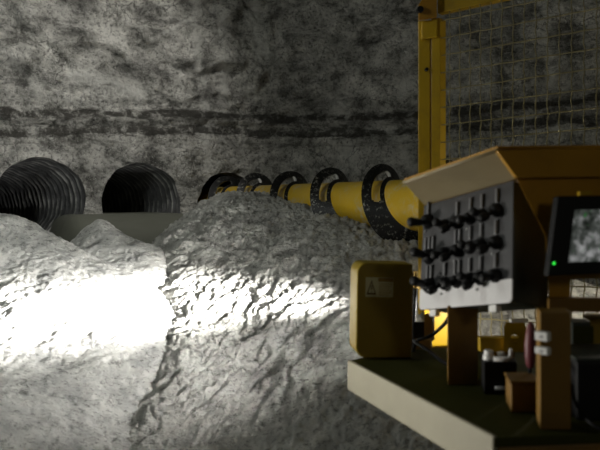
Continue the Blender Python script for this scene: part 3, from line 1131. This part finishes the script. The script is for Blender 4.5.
vb_ = clutter('valve_block', 'low dark valve block with pale metal fittings, standing on the deck', 'valve block', P(498, deck_y(2.98), 2.98))
post_box('block', 484, 517, 362, deck_y(2.98) - 0.3, 2.98, 0.12, M['black'], vb_)
for (x_, yt_, r_) in ((488.5, 350, 0.024), (501, 352, 0.020)):
    s_ = MB()
    a_, b_ = P(x_, 361.9, 3.03), P(x_, yt_, 3.03)
    s_.tube([a_, a_.lerp(b_, 0.6), a_.lerp(b_, 0.62), b_], [r_, r_, r_ * 0.8, r_ * 0.8], 16)
    tag(s_.build('cap', M['white'], vb_, bevel=0.003), 'pale round fitting')
s_ = MB()
s_.tube([P(494, 359.2, 2.955), P(507, 359.2, 2.955), P(510.5, 357, 2.955), P(511, 349, 2.955)], 0.009, 10)
tag(s_.build('pipe_end', M['white'], vb_, smooth=True), 'pale bent pipe')
s_ = MB()
s_.tube([P(495, 388, 2.955), P(509, 388, 2.955), P(512, 390, 2.955), P(512.5, 398, 2.955)], 0.008, 8)
tag(s_.build('bent_pipe', M['steel'], vb_, smooth=True), 'bent bare metal pipe')

bb = clutter('brown_housing', 'low brown steel housing between the valve block and the console post', 'housing', P(524, deck_y(2.72), 2.72))
post_box('housing_body', 511, 539, 384, deck_y(2.72) - 0.3, 2.72, 0.14, M['brown'], bb, 0.006)
post_box('housing_lid', 510, 540, 381.5, 384.2, 2.715, 0.15, M['brown'], bb, 0.003)

jb = clutter('junction_box', 'black electrical box with cables at the right edge of the deck', 'electrical box', P(600, deck_y(2.62), 2.62))
post_box('box_body', 577, 650, 362, deck_y(2.62) - 0.3, 2.62, 0.25, M['black'], jb, 0.008)
post_box('box_lid', 576, 651, 358.5, 362.2, 2.61, 0.27, M['case'], jb, 0.004)

gb = clutter('steel_cabinet', 'dark green upright cabinet behind the brown console post', 'cabinet', P(582, deck_y(2.95), 2.95))
post_box('cabinet_body', 572, 591, 322, deck_y(2.95) - 0.3, 2.95, 0.1, M['case'], gb, 0.006)
post_box('cabinet_door', 573.5, 589.5, 326, deck_y(2.945) - 4, 2.945, 0.004, M['green'], gb, 0.002)
yp = clutter('steel_upright', 'mustard upright plate beyond the green cabinet', 'steel plate', P(594, deck_y(3.15), 3.15))
post_box('plate', 585, 640, 318, deck_y(3.15) - 0.3, 3.15, 0.02, M['cover'], yp, 0.003)
post_box('top_flange', 584, 641, 315, 318.2, 3.14, 0.05, M['lip'], yp, 0.003)


def hose(name, label, pts, r, mat='black', collar=True):
    pts = [Vector(p) for p in pts]
    sm_ = []
    for i in range(len(pts) - 1):
        p0 = pts[max(i - 1, 0)]; p1 = pts[i]; p2 = pts[i + 1]; p3 = pts[min(i + 2, len(pts) - 1)]
        for j in range(8):
            t = j / 8
            sm_.append(0.5 * ((2 * p1) + (p2 - p0) * t + (2 * p0 - 5 * p1 + 4 * p2 - p3) * t * t + (3 * p1 - p0 - 3 * p2 + p3) * t ** 3))
    sm_.append(pts[-1])
    m_ = MB(); m_.tube(sm_, r, 8)
    o = m_.build(name, M[mat], smooth=True)
    return tag(o, label, 'hose')


hose('hydraulic_hose', 'thin black hose looping from under the lever plate past the yellow base', [P(452, 311, 3.42), P(446, 322, 3.6), P(437, 331, 3.75), P(428, 337, 3.8), P(417, 341, 3.85), P(413, 352, 3.82)], 0.010)
hose('hydraulic_hose', 'black hose lying on the deck behind the mustard cover', [P(413, 340, 3.88), P(420, 345, 3.8), P(432, 353, 3.65), P(442, 361, 3.5), P(452, 366, 3.42), P(470, 373, 3.3)], 0.011)
hose('electric_cable', 'black cable hanging down beside the electrical box', [P(572, 384, 2.58), P(574, 398, 2.56), P(581, 412, 2.52), P(592, 424, 2.47), P(606, 431, 2.44)], 0.007)
hose('electric_cable', 'thin black cable bending up to the green cabinet', [P(566, 372, 2.64), P(569, 362, 2.72), P(573, 352, 2.80), P(580, 346, 2.9)], 0.006)
wb = clutter('angle_bracket', 'dark steel bracket beside the mustard cover, before the yellow base', 'bracket', P(421, 350, 3.95))
post_box('bracket_plate', 413, 424, 322, 340, 3.93, 0.01, M['black'], wb, 0.003)
post_box('bracket_flange', 424, 432, 314, 341, 3.93, 0.02, M['brown'], wb, 0.003)
post_box('bracket_foot', 414, 431, 340.2, deck_y(3.88), 3.88, 0.07, M['brown'], wb, 0.003)

# ------------------------------------------------------------------ light
def look(o, target):
    d = Vector(target) - o.location
    o.rotation_euler = d.to_track_quat('-Z', 'Y').to_euler()


def light(name, kind, loc, energy, col, target=None, **kw):
    l = bpy.data.lights.new(name, kind)
    l.energy = energy; l.color = col
    for k, v in kw.items():
        setattr(l, k, v)
    o = bpy.data.objects.new(name, l)
    C.objects.link(o)
    o.location = loc
    if target is not None:
        look(o, target)
    return o


LP = Vector((1.05, 4.10, H - 0.72))
beam = light('work_lamp_beam', 'SPOT', LP, 9500, (1, 0.985, 0.95), (-2.1, 5.9, H - 0.91), spot_size=2 * math.atan(0.068), spot_blend=1.0, shadow_soft_size=0.10)
beam.scale = (11.5, 1, 1)
halo = light('work_lamp_halo', 'SPOT', LP, 1500, (1, 0.985, 0.93), (-2.3, 5.9, H - 0.90), spot_size=2 * math.atan(0.135), spot_blend=1.0, shadow_soft_size=0.03)
halo.scale = (6.0, 1, 1)
flood = light('work_lamp_spill', 'SPOT', LP, 520, (1.0, 0.985, 0.94), LP + Vector((-0.88, 0.42, 0.26)), spot_size=math.radians(95), spot_blend=0.95, shadow_soft_size=0.05)
glow = light('work_lamp_back_spill', 'SPOT', Vector((0.82, 4.22, H - 0.72)), 24, (1, 0.95, 0.85), (0.98, 4.70, H - 0.92), spot_size=math.radians(85), spot_blend=0.7, shadow_soft_size=0.04)
left_fill = light('tunnel_fill', 'AREA', (-3.6, 3.75, H + 2.4), 55, (0.95, 1.0, 0.93), (0.2, 8.5, H), size=0.9)  # added soft fill without a visible source, lifts post, auger and bores

wall_fill = light('wall_fill', 'SPOT', (-0.7, 6.8, H + 3.7), 320, (1.0, 0.97, 0.90), (-2.9, 9.4, H + 0.9), spot_size=math.radians(78), spot_blend=0.9, shadow_soft_size=0.2)  # added unseen spot that brightens the left rock face from above
console_fill = light('console_fill', 'AREA', (2.2, -1.2, H + 1.2), 7, (1, 0.95, 0.8), (1.0, 3.2, H - 0.2), size=0.6)  # added weak fill from behind the lens for the dark hood side
side_fill = light('bounce_fill', 'SPOT', (-2.6, 3.35, H - 1.0), 270, (1, 0.97, 0.88), (0.6, 3.0, H - 0.6), spot_size=math.radians(36), spot_blend=0.6, shadow_soft_size=0.25)  # added spot standing in for light bounced off the bright heap
far_fill = light('guard_fill', 'POINT', (2.5, 5.0, H - 0.25), 24, (1, 0.93, 0.75), shadow_soft_size=0.05)  # added point light, brightens the salt seen through the mesh gap

w = bpy.data.worlds.new('mine_dark')
bpy.context.scene.world = w
w.use_nodes = True
w.node_tree.nodes['Background'].inputs[0].default_value = (0.95, 0.95, 0.6, 1)
w.node_tree.nodes['Background'].inputs[1].default_value = 0.015

# ------------------------------------------------------------------ camera
cam = bpy.data.cameras.new('camera')
co = bpy.data.objects.new('camera', cam)
C.objects.link(co)
co.location = (0, 0, H)
co.rotation_euler = (math.pi / 2, 0, 0)
cam.sensor_width = 36
cam.lens = F / 600 * 36
cam.shift_y = (HY - 225) / 600
cam.dof.use_dof = True
cam.dof.focus_distance = 7.8
cam.dof.aperture_fstop = 2.2
sc = bpy.context.scene
sc.camera = co
sc.view_settings.view_transform = 'Standard'
sc.view_settings.look = 'None'
sc.view_settings.gamma = 1
sc.view_settings.use_curve_mapping = False
sc.view_settings.exposure = 0.0
